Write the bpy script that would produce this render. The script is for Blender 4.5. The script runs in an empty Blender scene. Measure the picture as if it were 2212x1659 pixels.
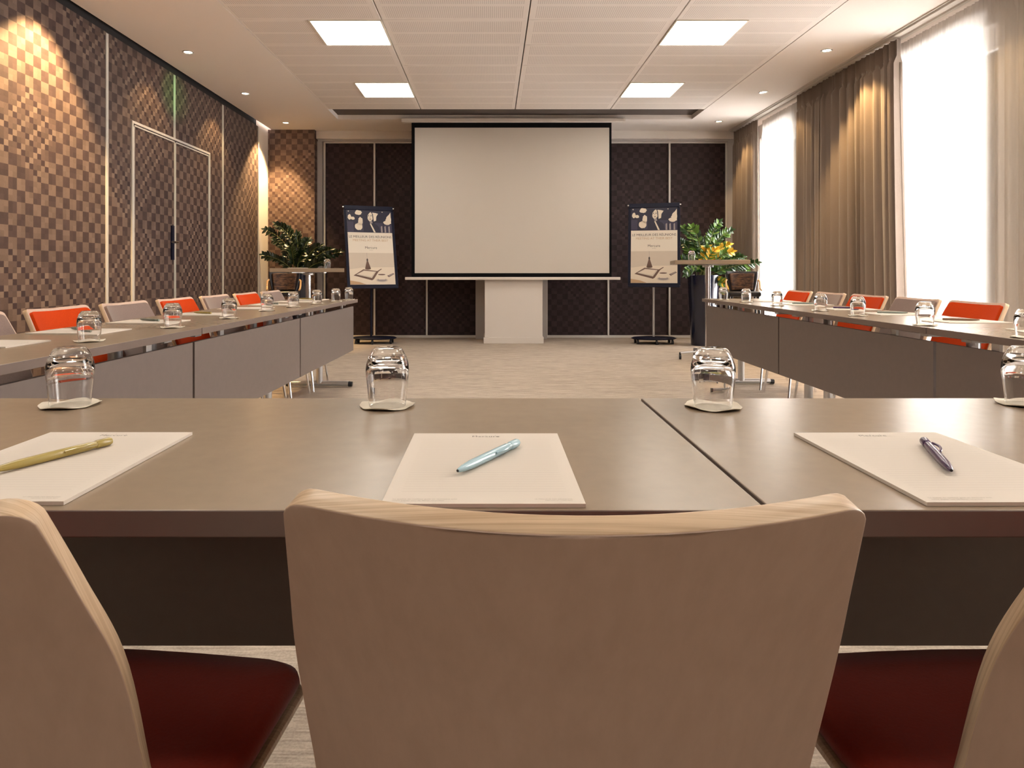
import bpy, bmesh, math, random
from mathutils import Vector, Matrix
R = math.radians
random.seed(7)
SC = bpy.context.scene
COL = SC.collection

# ---------------------------------------------------------------- camera
F, CX, CY, CZ = 1440.0, 1062.0, 586.0, 0.985
cam_d = bpy.data.cameras.new('camera')
cam_d.sensor_fit = 'HORIZONTAL'; cam_d.sensor_width = 36.0
cam_d.lens = F / 2212 * 36
cam_d.shift_x = (1106 - CX) / 2212
cam_d.shift_y = (CY - 829.5) / 2212
cam_d.clip_start = 0.02
cam = bpy.data.objects.new('camera', cam_d); COL.objects.link(cam)
cam.location = (0, 0, CZ); cam.rotation_euler = (R(90), 0, 0)
SC.camera = cam

# ---------------------------------------------------------------- world, exposure
SC.view_settings.view_transform = 'Standard'
SC.view_settings.look = 'None'
SC.view_settings.gamma = 1.0
SC.view_settings.use_curve_mapping = False
SC.view_settings.exposure = 1.32
WORLD_STRENGTH = 22.0
w = bpy.data.worlds.new('sky'); SC.world = w; w.use_nodes = True
bgn = w.node_tree.nodes['Background']
bgn.inputs[0].default_value = (1.0, 0.98, 0.965, 1); bgn.inputs[1].default_value = WORLD_STRENGTH
PANEL_EMIT = 6.5
SPOT_W = 26.0
SC.cycles.use_denoising = True
SC.cycles.max_bounces = 10
SC.cycles.transparent_max_bounces = 16
SC.cycles.transmission_bounces = 10
SC.cycles.sample_clamp_indirect = 6.0
SC.cycles.caustics_reflective = False
SC.cycles.blur_glossy = 0.5

WIN = [(8.15, 9.45), (5.0, 6.4), (1.85, 3.25)]      # window openings along the right wall
CEIL, WL, WR, YB, YR = 3.05, -3.23, 3.8, 9.9, -2.6
for k, (a, b) in enumerate(WIN):                     # portals: they only guide sampling of the sky
    ld = bpy.data.lights.new('window_portal', 'AREA'); ld.shape = 'RECTANGLE'
    ld.size = 2.8; ld.size_y = b - a; ld.cycles.is_portal = True
    o = bpy.data.objects.new('window_portal', ld); COL.objects.link(o)
    o.location = (WR + 0.42, (a + b) / 2, 1.47); o.rotation_euler = (0, R(90), 0)

def spot(loc, tgt, watts, col=(1, 0.66, 0.30), size=80, blend=0.5, parent=None):
    ld = bpy.data.lights.new('lamp', 'SPOT'); ld.energy = watts; ld.color = col
    ld.spot_size = R(size); ld.spot_blend = blend; ld.shadow_soft_size = 0.025
    o = bpy.data.objects.new('lamp', ld); COL.objects.link(o)
    o.location = loc
    d = Vector(tgt) - Vector(loc)
    o.rotation_euler = d.to_track_quat('-Z', 'Y').to_euler()
    return o

# ---------------------------------------------------------------- materials
def mat(name, col=(.8, .8, .8), rough=.5, metal=0, spec=.5, coat=0, coat_rough=.1, trans=0, ior=1.45, emit=None, estr=0, sheen=0):
    m = bpy.data.materials.new(name); m.use_nodes = True
    b = m.node_tree.nodes['Principled BSDF']
    b.inputs['Base Color'].default_value = (*col, 1)
    b.inputs['Roughness'].default_value = rough
    b.inputs['Metallic'].default_value = metal
    b.inputs['Specular IOR Level'].default_value = spec
    b.inputs['Coat Weight'].default_value = coat
    b.inputs['Coat Roughness'].default_value = coat_rough
    b.inputs['Transmission Weight'].default_value = trans
    b.inputs['IOR'].default_value = ior
    b.inputs['Sheen Weight'].default_value = sheen
    if emit:
        b.inputs['Emission Color'].default_value = (*emit, 1); b.inputs['Emission Strength'].default_value = estr
    return m
class NT:
    def __init__(s, m): s.t = m.node_tree; s.b = s.t.nodes['Principled BSDF']
    def n(s, typ, **kw):
        x = s.t.nodes.new(typ)
        for k, v in kw.items(): setattr(x, k, v)
        return x
    def l(s, a, b): s.t.links.new(a, b)
    def put(s, inp, v):
        if hasattr(v, 'type') and hasattr(v, 'node'): s.l(v, inp)
        else: inp.default_value = v
    def m(s, op, a, b=0.0, c=0.0):
        x = s.n('ShaderNodeMath', operation=op)
        s.put(x.inputs[0], a); s.put(x.inputs[1], b); s.put(x.inputs[2], c)
        return x.outputs[0]
    def mix(s, f, a, b):
        x = s.n('ShaderNodeMix', data_type='RGBA')
        s.put(x.inputs[0], f); s.put(x.inputs[6], a); s.put(x.inputs[7], b)
        return x.outputs[2]
    def coords(s, scale=(1, 1, 1), kind='Object'):
        c = s.n('ShaderNodeTexCoord'); mp = s.n('ShaderNodeMapping')
        s.l(c.outputs[kind], mp.inputs[0]); mp.inputs[3].default_value = scale
        return mp.outputs[0]
    def noise(s, vec, scale=5, detail=4, rough=.5):
        x = s.n('ShaderNodeTexNoise'); s.l(vec, x.inputs['Vector'])
        x.inputs['Scale'].default_value = scale; x.inputs['Detail'].default_value = detail
        x.inputs['Roughness'].default_value = rough
        return x.outputs['Fac']
    def ramp(s, f, stops):
        x = s.n('ShaderNodeValToRGB'); s.l(f, x.inputs[0]); r = x.color_ramp
        while len(r.elements) < len(stops): r.elements.new(.5)
        for e, (p, c) in zip(r.elements, stops): e.position = p; e.color = (*c, 1)
        return x.outputs[0]
    def bump(s, h, strength=.2, dist=.01):
        x = s.n('ShaderNodeBump'); s.l(h, x.inputs['Height'])
        x.inputs['Strength'].default_value = strength; x.inputs['Distance'].default_value = dist
        s.l(x.outputs[0], s.b.inputs['Normal'])
    def color(s, c): s.l(c, s.b.inputs['Base Color'])

def weave_mat(name, axis, light, mid, dark, cell=.0405, zone=.9):
    m = mat(name, mid, .62, spec=.3); t = NT(m)
    sp = t.n('ShaderNodeSeparateXYZ'); t.l(t.coords(), sp.inputs[0])
    u = sp.outputs[axis]; v = sp.outputs[2]
    row = t.m('FLOOR', t.m('DIVIDE', v, cell)); col = t.m('FLOOR', t.m('DIVIDE', u, cell))
    par = t.m('FLOORED_MODULO', row, 2.0)
    half = t.m('FLOOR', t.m('DIVIDE', row, 2.0)); hcol = t.m('FLOOR', t.m('DIVIDE', col, 2.0))
    mm = t.m('FLOORED_MODULO', t.m('ADD', col, t.m('MULTIPLY', half, 2.0)), 4.0)
    isA = t.m('COMPARE', mm, 0.0, .1); isB = t.m('COMPARE', mm, 1.0, .1)
    npar = t.m('SUBTRACT', 1.0, par)
    lt = t.m('ADD', t.m('MULTIPLY', isA, npar), t.m('MULTIPLY', isB, par))
    dk = t.m('ADD', t.m('MULTIPLY', isA, par), t.m('MULTIPLY', isB, npar))
    fine_tone = t.m('ADD', .5, t.m('MULTIPLY', .5, t.m('SUBTRACT', lt, dk)))      # 0 dark .5 mid 1 light
    big = t.m('FLOORED_MODULO', t.m('ADD', hcol, half), 2.0)                        # large squares, two cells wide
    big_tone = t.m('ADD', .14, t.m('MULTIPLY', big, .62))
    cz = t.n('ShaderNodeCombineXYZ'); t.l(t.m('MULTIPLY', hcol, cell * 2), cz.inputs[0]); t.l(t.m('MULTIPLY', half, cell * 2), cz.inputs[1])
    zn = t.m('GREATER_THAN', t.noise(cz.outputs[0], zone, 1), .53)
    tone = t.m('ADD', t.m('MULTIPLY', zn, fine_tone), t.m('MULTIPLY', t.m('SUBTRACT', 1.0, zn), big_tone))
    cv = t.n('ShaderNodeCombineXYZ'); t.l(col, cv.inputs[0]); t.l(row, cv.inputs[1])
    wn = t.n('ShaderNodeTexWhiteNoise', noise_dimensions='3D'); t.l(cv.outputs[0], wn.inputs['Vector'])
    c = t.ramp(tone, [(0, dark), (.5, mid), (1, light)])
    sc = [60, 60, 60]; sc[axis] = 600; fine = t.noise(t.coords(tuple(sc)), 1, 2)
    k = t.m('ADD', t.m('MULTIPLY', wn.outputs['Value'], .3), t.m('ADD', .6, t.m('MULTIPLY', fine, .5)))
    mx = t.n('ShaderNodeVectorMath', operation='SCALE'); t.l(c, mx.inputs[0]); t.l(k, mx.inputs['Scale'])
    t.color(mx.outputs[0]); t.bump(fine, .15, .002)
    return m

M = {}
M['wall_left'] = weave_mat('woven_wallcovering', 1, (.150, .106, .083), (.082, .054, .046), (.036, .021, .022))
M['wall_nook'] = weave_mat('woven_wallcovering_nook', 0, (.15, .103, .083), (.095, .060, .048), (.055, .030, .027))
M['wall_back'] = weave_mat('dark_wallcovering', 0, (.046, .026, .026), (.031, .017, .018), (.019, .010, .011))
M['dark'] = mat('painted_shadow_gap', (.012, .01, .01), .8)  # near black colour stands in for the shade inside the recess
M['plaster'] = mat('ceiling_plaster', (.82, .75, .70), .75, spec=.3)
M['white_wall'] = mat('white_wall_paint', (.72, .66, .61), .6)
M['jamb'] = mat('grey_jamb', (.42, .38, .36), .45)
M['alu'] = mat('brushed_aluminium', (.62, .585, .54), .4, metal=.25)
M['chrome'] = mat('chrome', (.8, .8, .82), .14, metal=1)
M['silver'] = mat('silver_painted_steel', (.62, .62, .63), .3, metal=.7)
M['black'] = mat('black_plastic', (.012, .012, .016), .4)
M['black_matte'] = mat('black_screen_border', (.006, .006, .007), .8, spec=.1)
M['navy'] = mat('navy_coated_steel', (.006, .007, .022), .5, spec=.25)
M['screen'] = mat('projection_fabric', (.62, .565, .505), .85, spec=.1)
M['bar'] = mat('screen_bar', (.75, .68, .62), .4)
M['frame_white'] = mat('window_frame', (.75, .74, .72), .4)

def laminate(name, base, rough=.33):
    m = mat(name, base, rough, spec=.5); t = NT(m)
    f = t.noise(t.coords((40, 40, 40)), 1, 3)
    t.color(t.mix(f, (*[c * .93 for c in base], 1), (*[c * 1.07 for c in base], 1)))
    return m
M['top'] = laminate('taupe_laminate', (.285, .213, .148), .27)
M['edge'] = laminate('taupe_edge_band', (.17, .125, .105), .4)
M['modesty'] = laminate('grey_modesty_laminate', (.166, .13, .115), .45)

m = M['carpet'] = mat('carpet', (.42, .34, .27), .95, spec=.1); t = NT(m)
f1 = t.noise(t.coords((9, 130, 1)), 1, 3, .6); f2 = t.noise(t.coords((160, 160, 1)), 1, 3); f3 = t.noise(t.coords((2.5, 30, 1)), 1, 2)
f = t.m('ADD', t.m('MULTIPLY', f1, .5), t.m('ADD', t.m('MULTIPLY', f2, .25), t.m('MULTIPLY', f3, .25)))
t.color(t.ramp(f, [(.34, (.24, .19, .155)), (.5, (.45, .375, .305)), (.66, (.66, .56, .465))])); t.bump(f, .5, .004)

m = M['tiles'] = mat('perforated_ceiling_tile', (.7, .64, .6), .7, spec=.2); t = NT(m)
sp = t.n('ShaderNodeSeparateXYZ'); t.l(t.coords(), sp.inputs[0])
P_ = .016
ax = t.m('ABSOLUTE', t.m('SUBTRACT', t.m('FRACT', t.m('DIVIDE', sp.outputs[0], P_)), .5))
ay = t.m('ABSOLUTE', t.m('SUBTRACT', t.m('FRACT', t.m('DIVIDE', sp.outputs[1], P_)), .5))
rr = t.m('SQRT', t.m('ADD', t.m('MULTIPLY', ax, ax), t.m('MULTIPLY', ay, ay)))
dot = t.m('LESS_THAN', rr, .25)
by = t.m('ABSOLUTE', t.m('SUBTRACT', t.m('FRACT', t.m('DIVIDE', t.m('SUBTRACT', sp.outputs[1], 5.48 - .605 * 20), .605)), .5))
inner = t.m('LESS_THAN', by, .44)
cen = t.m('GREATER_THAN', by, .035)
bx = t.m('ABSOLUTE', t.m('SUBTRACT', t.m('FRACT', t.m('DIVIDE', t.m('ADD', sp.outputs[0], 2.11 + 12.05), 1.205)), .5))
innx = t.m('LESS_THAN', bx, .46)
t.color(t.mix(t.m('MULTIPLY', t.m('MULTIPLY', dot, inner), t.m('MULTIPLY', cen, innx)), (.80, .735, .69, 1), (.42, .36, .335, 1)))

def wood(name, c1, c2, sc=(60, 60, 3), rough=.45):
    m = mat(name, c1, rough, spec=.4); t = NT(m)
    f = t.noise(t.coords(sc), 1, 4, .6); g = t.noise(t.coords((3, 3, 1)), 1, 2)
    c = t.ramp(f, [(.35, c2), (.65, c1)])
    t.color(t.mix(t.m('MULTIPLY', g, .35), c, (*[x * .72 for x in c1], 1)))
    return m
M['ply_face'] = wood('beech_veneer', (.60, .435, .345), (.55, .395, .31))
M['ply_edge'] = mat('beech_ply_edge', (.64, .46, .30), .35); t = NT(M['ply_edge'])
sp = t.n('ShaderNodeSeparateXYZ'); t.l(t.coords(), sp.inputs[0]); cb = t.n('ShaderNodeCombineXYZ')
t.l(t.m('MULTIPLY', sp.outputs[0], 5), cb.inputs[0]); t.l(t.m('MULTIPLY', sp.outputs[2], 5), cb.inputs[2])
t.l(t.m('ADD', t.m('MULTIPLY', sp.outputs[1], 290), t.m('MULTIPLY', sp.outputs[2], 118)), cb.inputs[1])
t.color(t.ramp(t.noise(cb.outputs[0], 1, 3, .6), [(.35, (.50, .34, .21)), (.6, (.66, .485, .325))]))
def fabric(name, col, s=220, sheen=.25):
    m = mat(name, col, .9, spec=.15, sheen=sheen); t = NT(m)
    f = t.noise(t.coords((s, s, s)), 1, 2); g = t.noise(t.coords((7, 7, 7)), 1, 3)
    c = t.mix(f, (*[x * .82 for x in col], 1), (*[min(1, x * 1.15) for x in col], 1))
    t.color(t.mix(t.m('MULTIPLY', g, .3), c, (*[x * .75 for x in col], 1))); t.bump(f, .12, .002)
    return m
M['orange'] = fabric('orange_upholstery', (.55, .048, .003), sheen=.03)
M['grey'] = fabric('taupe_grey_upholstery', (.235, .165, .14))
M['rust'] = fabric('rust_red_upholstery', (.27, .022, .008))
M['drape'] = fabric('taupe_drape_fabric', (.20, .155, .125), 300)
m = M['fur'] = mat('brown_hide', (.2, .1, .05), .7); t = NT(m)
t.color(t.ramp(t.noise(t.coords((14, 14, 50)), 1, 4, .7), [(.35, (.02, .009, .006)), (.52, (.09, .04, .02)), (.68, (.22, .11, .05))]))
M['leather'] = mat('dark_leather', (.018, .016, .02), .35)
M['gold'] = mat('polished_wood_arm', (.55, .33, .16), .25)

# sheer voile
m = M['sheer'] = bpy.data.materials.new('sheer_voile'); m.use_nodes = True
nt = m.node_tree; nt.nodes.clear()
out = nt.nodes.new('ShaderNodeOutputMaterial')
tr = nt.nodes.new('ShaderNodeBsdfTransparent'); tl = nt.nodes.new('ShaderNodeBsdfTranslucent'); df = nt.nodes.new('ShaderNodeBsdfDiffuse')
tl.inputs[0].default_value = (.66, .63, .59, 1); df.inputs[0].default_value = (.50, .46, .42, 1)
a = nt.nodes.new('ShaderNodeMixShader'); a.inputs[0].default_value = .45
nt.links.new(tl.outputs[0], a.inputs[1]); nt.links.new(df.outputs[0], a.inputs[2])
b = nt.nodes.new('ShaderNodeMixShader'); b.inputs[0].default_value = .80
nt.links.new(tr.outputs[0], b.inputs[1]); nt.links.new(a.outputs[0], b.inputs[2]); nt.links.new(b.outputs[0], out.inputs[0])
# window pane: clear with fresnel reflection
m = M['pane'] = bpy.data.materials.new('window_glass'); m.use_nodes = True
nt = m.node_tree; nt.nodes.clear()
out = nt.nodes.new('ShaderNodeOutputMaterial'); tr = nt.nodes.new('ShaderNodeBsdfTransparent'); gl = nt.nodes.new('ShaderNodeBsdfGlossy')
gl.inputs['Roughness'].default_value = .02; fr = nt.nodes.new('ShaderNodeFresnel'); mx = nt.nodes.new('ShaderNodeMixShader')
nt.links.new(fr.outputs[0], mx.inputs[0]); nt.links.new(tr.outputs[0], mx.inputs[1]); nt.links.new(gl.outputs[0], mx.inputs[2]); nt.links.new(mx.outputs[0], out.inputs[0])
M['glass'] = mat('clear_glass', (1, 1, 1), 0.0, trans=1, ior=1.5)
M['coaster'] = mat('cream_paper_coaster', (.80, .71, .58), .85)
M['lamp_panel'] = mat('lit_diffuser', (.9, .88, .8), .5, emit=(1, .94, .83), estr=PANEL_EMIT)
M['bulb'] = mat('lit_halogen_bulb', (1, .9, .8), .5, emit=(1, .78, .5), estr=30)
M['pad'] = mat('white_paper', (.68, .605, .53), .8, spec=.2)
M['line'] = mat('ruled_line_ink', (.56, .48, .42), .8)
M['ink'] = mat('dark_print_ink', (.10, .075, .06), .8)
M['ink_soft'] = mat('grey_print_ink', (.36, .30, .25), .8)
M['pen_olive'] = mat('olive_green_plastic', (.36, .27, .07), .3, coat=.4)
M['pen_blue'] = mat('pale_blue_plastic', (.36, .53, .60), .25, coat=.5)
M['pen_purple'] = mat('dark_purple_plastic', (.05, .015, .07), .28, coat=.2)
M['pen_grey'] = mat('grey_green_plastic', (.20, .23, .20), .35)
M['pen_brown'] = mat('brown_plastic', (.18, .10, .055), .35)
M['leaf'] = mat('dark_green_leaf', (.018, .055, .010), .32, coat=.25)
M['leaf_dark'] = mat('blackish_green_leaf', (.006, .018, .006), .32, coat=.2)
M['leaf_mid'] = mat('bright_green_leaf', (.10, .21, .025), .38, coat=.2)
M['leaf_yellow'] = mat('yellow_leaf', (.75, .46, .03), .4, coat=.2)
M['stem'] = mat('green_stem', (.14, .16, .04), .5)
M['soil'] = mat('soil', (.03, .02, .012), .95)
M['pot'] = mat('navy_glazed_pot', (.007, .009, .026), .2, coat=.5)
M['po_white'] = mat('poster_white', (.72, .64, .54), .6)
M['po_beige'] = mat('poster_beige', (.58, .49, .40), .6)
M['po_light'] = mat('poster_light_tone', (.70, .60, .48), .6)
M['po_dark'] = mat('poster_navy_black', (.012, .010, .03), .5)
M['po_violet'] = mat('poster_violet_grey', (.035, .028, .06), .5)
M['po_brown'] = mat('poster_brown', (.14, .08, .06), .6)
M['po_gold'] = mat('poster_gold_ink', (.50, .32, .18), .6)
M['po_ink'] = mat('poster_ink', (.05, .04, .04), .6)
M['po_mid'] = mat('poster_mid_grey', (.30, .25, .24), .6)

# ---------------------------------------------------------------- mesh builder
class MB:
    def __init__(s): s.v = []; s.f = []; s.mi = []; s.cur = 0
    def add(s, vs, fs):
        n = len(s.v); s.v += [tuple(p) for p in vs]
        for f in fs: s.f.append([n + i for i in f]); s.mi.append(s.cur)
        return s
    def box(s, x0, x1, y0, y1, z0, z1, mtx=None):
        vs = [Vector((x, y, z)) for x in (x0, x1) for y in (y0, y1) for z in (z0, z1)]
        if mtx: vs = [mtx @ p for p in vs]
        return s.add(vs, [(0, 1, 3, 2), (4, 6, 7, 5), (0, 4, 5, 1), (2, 3, 7, 6), (0, 2, 6, 4), (1, 5, 7, 3)])
    def lathe(s, prof, seg=32, c=(0, 0, 0), closed=False):
        n = len(prof); vs = []
        for k in range(seg):
            a = 2 * math.pi * k / seg
            for r, z in prof: vs.append((c[0] + r * math.cos(a), c[1] + r * math.sin(a), c[2] + z))
        fs = []
        for k in range(seg):
            k2 = (k + 1) % seg
            for i in range(n if closed else n - 1):
                j = (i + 1) % n
                fs.append((k * n + i, k2 * n + i, k2 * n + j, k * n + j))
        return s.add(vs, fs)
    def tube(s, pts, r, seg=10, cap=True):
        pts = [Vector(p) for p in pts]; rs = r if isinstance(r, (list, tuple)) else [r] * len(pts)
        vs = []; up = None
        for i, p in enumerate(pts):
            d = (pts[min(i + 1, len(pts) - 1)] - pts[max(i - 1, 0)]).normalized()
            if up is None: up = Vector((0, 0, 1)) if abs(d.z) < .9 else Vector((1, 0, 0))
            a = d.cross(up).normalized(); b2 = a.cross(d).normalized(); up = b2
            for k in range(seg):
                t2 = 2 * math.pi * k / seg
                vs.append(p + a * rs[i] * math.cos(t2) + b2 * rs[i] * math.sin(t2))
        fs = []
        for i in range(len(pts) - 1):
            for k in range(seg):
                k2 = (k + 1) % seg
                fs.append((i * seg + k, i * seg + k2, (i + 1) * seg + k2, (i + 1) * seg + k))
        if cap:
            fs.append(tuple(range(seg))[::-1]); fs.append(tuple(range((len(pts) - 1) * seg, len(pts) * seg)))
        return s.add(vs, fs)
    def prism(s, poly, z0, z1, mtx=None):
        n = len(poly)
        vs = [Vector((x, y, z0)) for x, y in poly] + [Vector((x, y, z1)) for x, y in poly]
        if mtx: vs = [mtx @ p for p in vs]
        fs = [tuple(range(n))[::-1], tuple(range(n, 2 * n))] + [(i, (i + 1) % n, n + (i + 1) % n, n + i) for i in range(n)]
        return s.add(vs, fs)
    def flat(s, poly, fn):
        return s.add([fn(x, y) for x, y in poly], [tuple(range(len(poly)))])
    def grid(s, fn, nu, nv):
        vs = [fn(i / nu, j / nv) for j in range(nv + 1) for i in range(nu + 1)]
        fs = [(j * (nu + 1) + i, j * (nu + 1) + i + 1, (j + 1) * (nu + 1) + i + 1, (j + 1) * (nu + 1) + i) for j in range(nv) for i in range(nu)]
        return s.add(vs, fs)
    def text(s, body, size, fn, align='CENTER', spacing=1.0):
        c = bpy.data.curves.new('t', 'FONT'); c.body = body; c.size = size; c.align_x = align; c.space_character = spacing
        c.resolution_u = 3
        o = bpy.data.objects.new('t', c); COL.objects.link(o)
        dg = bpy.context.evaluated_depsgraph_get()
        me = bpy.data.meshes.new_from_object(o.evaluated_get(dg))
        s.add([fn(v.co.x, v.co.y) for v in me.vertices], [tuple(p.vertices) for p in me.polygons])
        bpy.data.objects.remove(o); bpy.data.meshes.remove(me); bpy.data.curves.remove(c)
        return s
    def build(s, name, m, parent=None, smooth=35, bevel=0, bseg=2, fix=True):
        me = bpy.data.meshes.new(name)
        me.from_pydata([tuple(p) for p in s.v], [], s.f)
        for x in (m if isinstance(m, (list, tuple)) else [m]): me.materials.append(x)
        me.polygons.foreach_set('material_index', s.mi)
        if fix:
            bm = bmesh.new(); bm.from_mesh(me)
            bmesh.ops.recalc_face_normals(bm, faces=bm.faces); bm.to_mesh(me); bm.free()
        me.polygons.foreach_set('use_smooth', [bool(smooth)] * len(me.polygons))
        if smooth: me.set_sharp_from_angle(angle=R(smooth))
        me.update()
        o = bpy.data.objects.new(name, me); COL.objects.link(o)
        if parent: o.parent = parent
        if bevel:
            b = o.modifiers.new('bevel', 'BEVEL'); b.width = bevel; b.segments = bseg; b.limit_method = 'ANGLE'; b.angle_limit = R(40)
            b.harden_normals = False
        return o

def tag(o, label, cat, group=None, kind=None):
    o['label'] = label; o['category'] = cat
    if group: o['group'] = group
    if kind: o['kind'] = kind
    return o
def thing(name, label, cat, loc=(0, 0, 0), rz=0, group=None):
    o = bpy.data.objects.new(name, None); o.empty_display_size = .05; COL.objects.link(o)
    o.location = loc; o.rotation_euler = (0, 0, rz)
    return tag(o, label, cat, group)
def struct(name, mb, m, label=None, parent=None, **kw):
    o = mb.build(name, m, parent, **kw)
    if not parent:
        o['kind'] = 'structure'
        if label: o['label'] = label
    return o
def copy_tree(o, parent=None):
    c = o.copy(); COL.objects.link(c)
    if parent: c.parent = parent
    for ch in list(o.children): copy_tree(ch, c)
    return c
def W(px, py, D):            # a measured point of the photograph at distance D
    return Vector(((px - CX) / F * D, D, CZ - (py - CY) / F * D))
def bez(a, b, c, n=10):
    a, b, c = Vector(a), Vector(b), Vector(c)
    return [a * (1 - t) ** 2 + b * 2 * t * (1 - t) + c * t * t for t in [i / n for i in range(n + 1)]]

# ================================================================ SETTING
struct('floor', MB().box(WL - .3, WR + .3, YR - .1, YB + .2, -.1, 0), M['carpet'], 'beige flecked carpet with fine cross streaks')
IX0, IX1, IY1 = -2.09, 2.72, 9.06
c = MB()
c.box(WL + .02, IX0, YR, 9.95, CEIL, CEIL + .12); c.box(IX1, WR + .3, YR, 9.95, CEIL, CEIL + .12); c.box(IX0, IX1, IY1, 9.95, CEIL, CEIL + .12)
c.box(WL - .3, WR + .3, YR - .1, 10.1, CEIL + .12, CEIL + .2)
struct('ceiling', c, M['plaster'], 'smooth off-white plaster ceiling border')
# perforated tile field
XT = [IX0, -.905, .30, 1.515, IX1]
LIGHTS = [(-1.51, 5.48, 0), (-1.51, 7.295, 0), (1.515, 5.48, 1), (1.515, 7.295, 1), (-1.51, 3.665, 0), (1.515, 3.665, 1), (-1.51, 1.85, 0), (1.515, 1.85, 1), (-1.51, .035, 0), (1.515, .035, 1), (-1.51, -1.78, 0), (1.515, -1.78, 1)]  # last four, out of view, are added to light the chair backs
c = MB(); ys = [5.48 + .605 * k for k in range(-13, 6)]; ys[-1] = min(ys[-1], IY1)
def lit(x0, y0):
    for lx, ly, r_ in LIGHTS:
        if abs(ly - y0) < .1 and x0 - .05 < lx < x0 + 1.1: return lx
    return None
for i in range(4):
    for j in range(len(ys) - 1):
        x0, x1, y0, y1 = XT[i] + .005, XT[i + 1] - .005, ys[j] + .0015, ys[j + 1] - .0015
        lx = lit(XT[i], ys[j])
        if lx is None: c.box(x0, x1, y0, y1, CEIL + .002, CEIL + .03)
        elif lx < 0: c.box(x0, lx - .004, y0, y1, CEIL + .002, CEIL + .03)
        else: c.box(lx + .605, x1, y0, y1, CEIL + .002, CEIL + .03)
struct('ceiling_tiles', c, M['tiles'], 'perforated off-white ceiling tiles in four columns', bevel=.0015, bseg=1)
struct('ceiling_void', MB().box(IX0, IX1, YR, IY1, CEIL + .06, CEIL + .09), mat('tile_gap', (.10, .08, .07), .8))
# left wall
c = MB().box(WL - .2, WL, YR, 9.23, 0, 2.99); struct('wall_left', c, M['wall_left'], 'brown woven checker wallcovering on folding wall panels')
c = MB().box(WL - .2, WL - .03, YR, 9.23, 2.99, CEIL + .1); struct('wall_left_recess', c, M['dark'], 'gap above the left wall, its shadow painted dark')
c = MB().box(WL - .2, WL - .03, 9.23, 9.95, 0, CEIL + .05); struct('wall_left_end', c, M['white_wall'], 'plain pale end of the left wall')
for k, y in enumerate([5.59 - 1.21 * 5, 5.59 - 1.21 * 4, 5.59 - 1.21 * 3, 5.59 - 2.42, 4.35, 5.59, 6.78, 8.0, 9.22]):
    z0 = 2.34 if abs(y - 6.78) < .01 else 0
    c = MB().box(WL - .01, WL + .008, y - .016, y - .002, z0, 2.98); c.box(WL - .01, WL + .008, y + .002, y + .016, z0, 2.98)
    struct('trim_%d' % (k + 1), c, M['alu'])
# double door in the left wall
c = MB()
D0, D1, DM, DT = 5.99, 7.60, 6.78, 2.315
for (a, b, z0, z1) in [(D0 - .022, D0, 0, DT + .022), (D1, D1 + .022, 0, DT + .022), (D0, D1, DT, DT + .022)]:
    c.box(WL - .01, WL + .014, a, b, z0, z1)
struct('door_frame', c, M['alu'], 'slim aluminium frame around the double door')
for k, (a, b) in enumerate([(D0 + .006, DM - .004), (DM + .004, D1 - .006)]):
    d = struct('door_%d' % (k + 1), MB().box(WL - .03, WL + .006, a, b, .01, DT - .012), M['wall_left'], ['near leaf', 'far leaf'][k] + ' of the double door covered in brown woven checker')
    e = MB()
    e.box(WL, WL + .013, a, a + .012, .01, DT - .012); e.box(WL, WL + .013, b - .012, b, .01, DT - .012); e.box(WL, WL + .013, a, b, DT - .024, DT - .012)
    struct('edge_trim', e, M['alu'], parent=d)
    if k == 0:
        h = MB().box(WL + .006, WL + .022, DM - .085, DM - .035, 1.10, 1.445); struct('handle_plate', h, M['navy'], parent=d)
        h = MB().tube([(WL + .02, DM - .06, 1.275), (WL + .07, DM - .06, 1.275), (WL + .075, DM - .08, 1.275), (WL + .075, DM - .19, 1.275)], .011, 10)
        struct('door_handle', h, M['chrome'], parent=d)
# rear and nook walls
struct('wall_rear', MB().box(WL - .2, WR + .3, YR - .2, YR, 0, CEIL + .1), mat('rear_wall_paint', (.30, .24, .20), .7))
struct('wall_nook', MB().box(WL - .1, -2.58, 9.72, 10.0, 0, CEIL), M['wall_nook'], 'short brown woven checker wall in the back left corner')
struct('wall_back', MB().box(WL - .2, WR + .3, 9.92, 10.1, 0, CEIL + .1), M['wall_back'], 'dark folding partition of woven checker panels')
struct('wall_back_header', MB().box(-2.58, WR, 9.80, 9.93, 2.935, CEIL), M['white_wall'], 'pale bulkhead above the dark partition', bevel=.004)
struct('trim_10', MB().box(-2.57, WR, 9.85, 9.93, 2.905, 2.935), M['jamb'])
struct('trim_11', MB().box(-2.58, -2.505, 9.86, 9.93, 0, 2.905), M['jamb'], 'grey jamb between the corner wall and the partition')
struct('trim_12', MB().box(3.49, 3.585, 9.86, 9.93, 0, 2.905), M['jamb'], 'grey jamb at the window end of the partition')
def bx(px): return (px - CX) / F * 9.9
n = 13
for px in (701, 809, 922, 1181, 1314, 1446, 1569):
    struct('trim_%d' % n, MB().box(bx(px) - .012, bx(px) + .012, 9.885, 9.93, .02, 2.90), M['alu']); n += 1
for a, b in ((701, 1028), (1181, 1569)):
    struct('trim_%d' % n, MB().box(bx(a), bx(b), 9.89, 9.93, .0, .035), M['alu']); n += 1
    struct('trim_%d' % n, MB().box(bx(a), bx(b), 9.89, 9.93, 2.885, 2.905), M['alu']); n += 1
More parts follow.
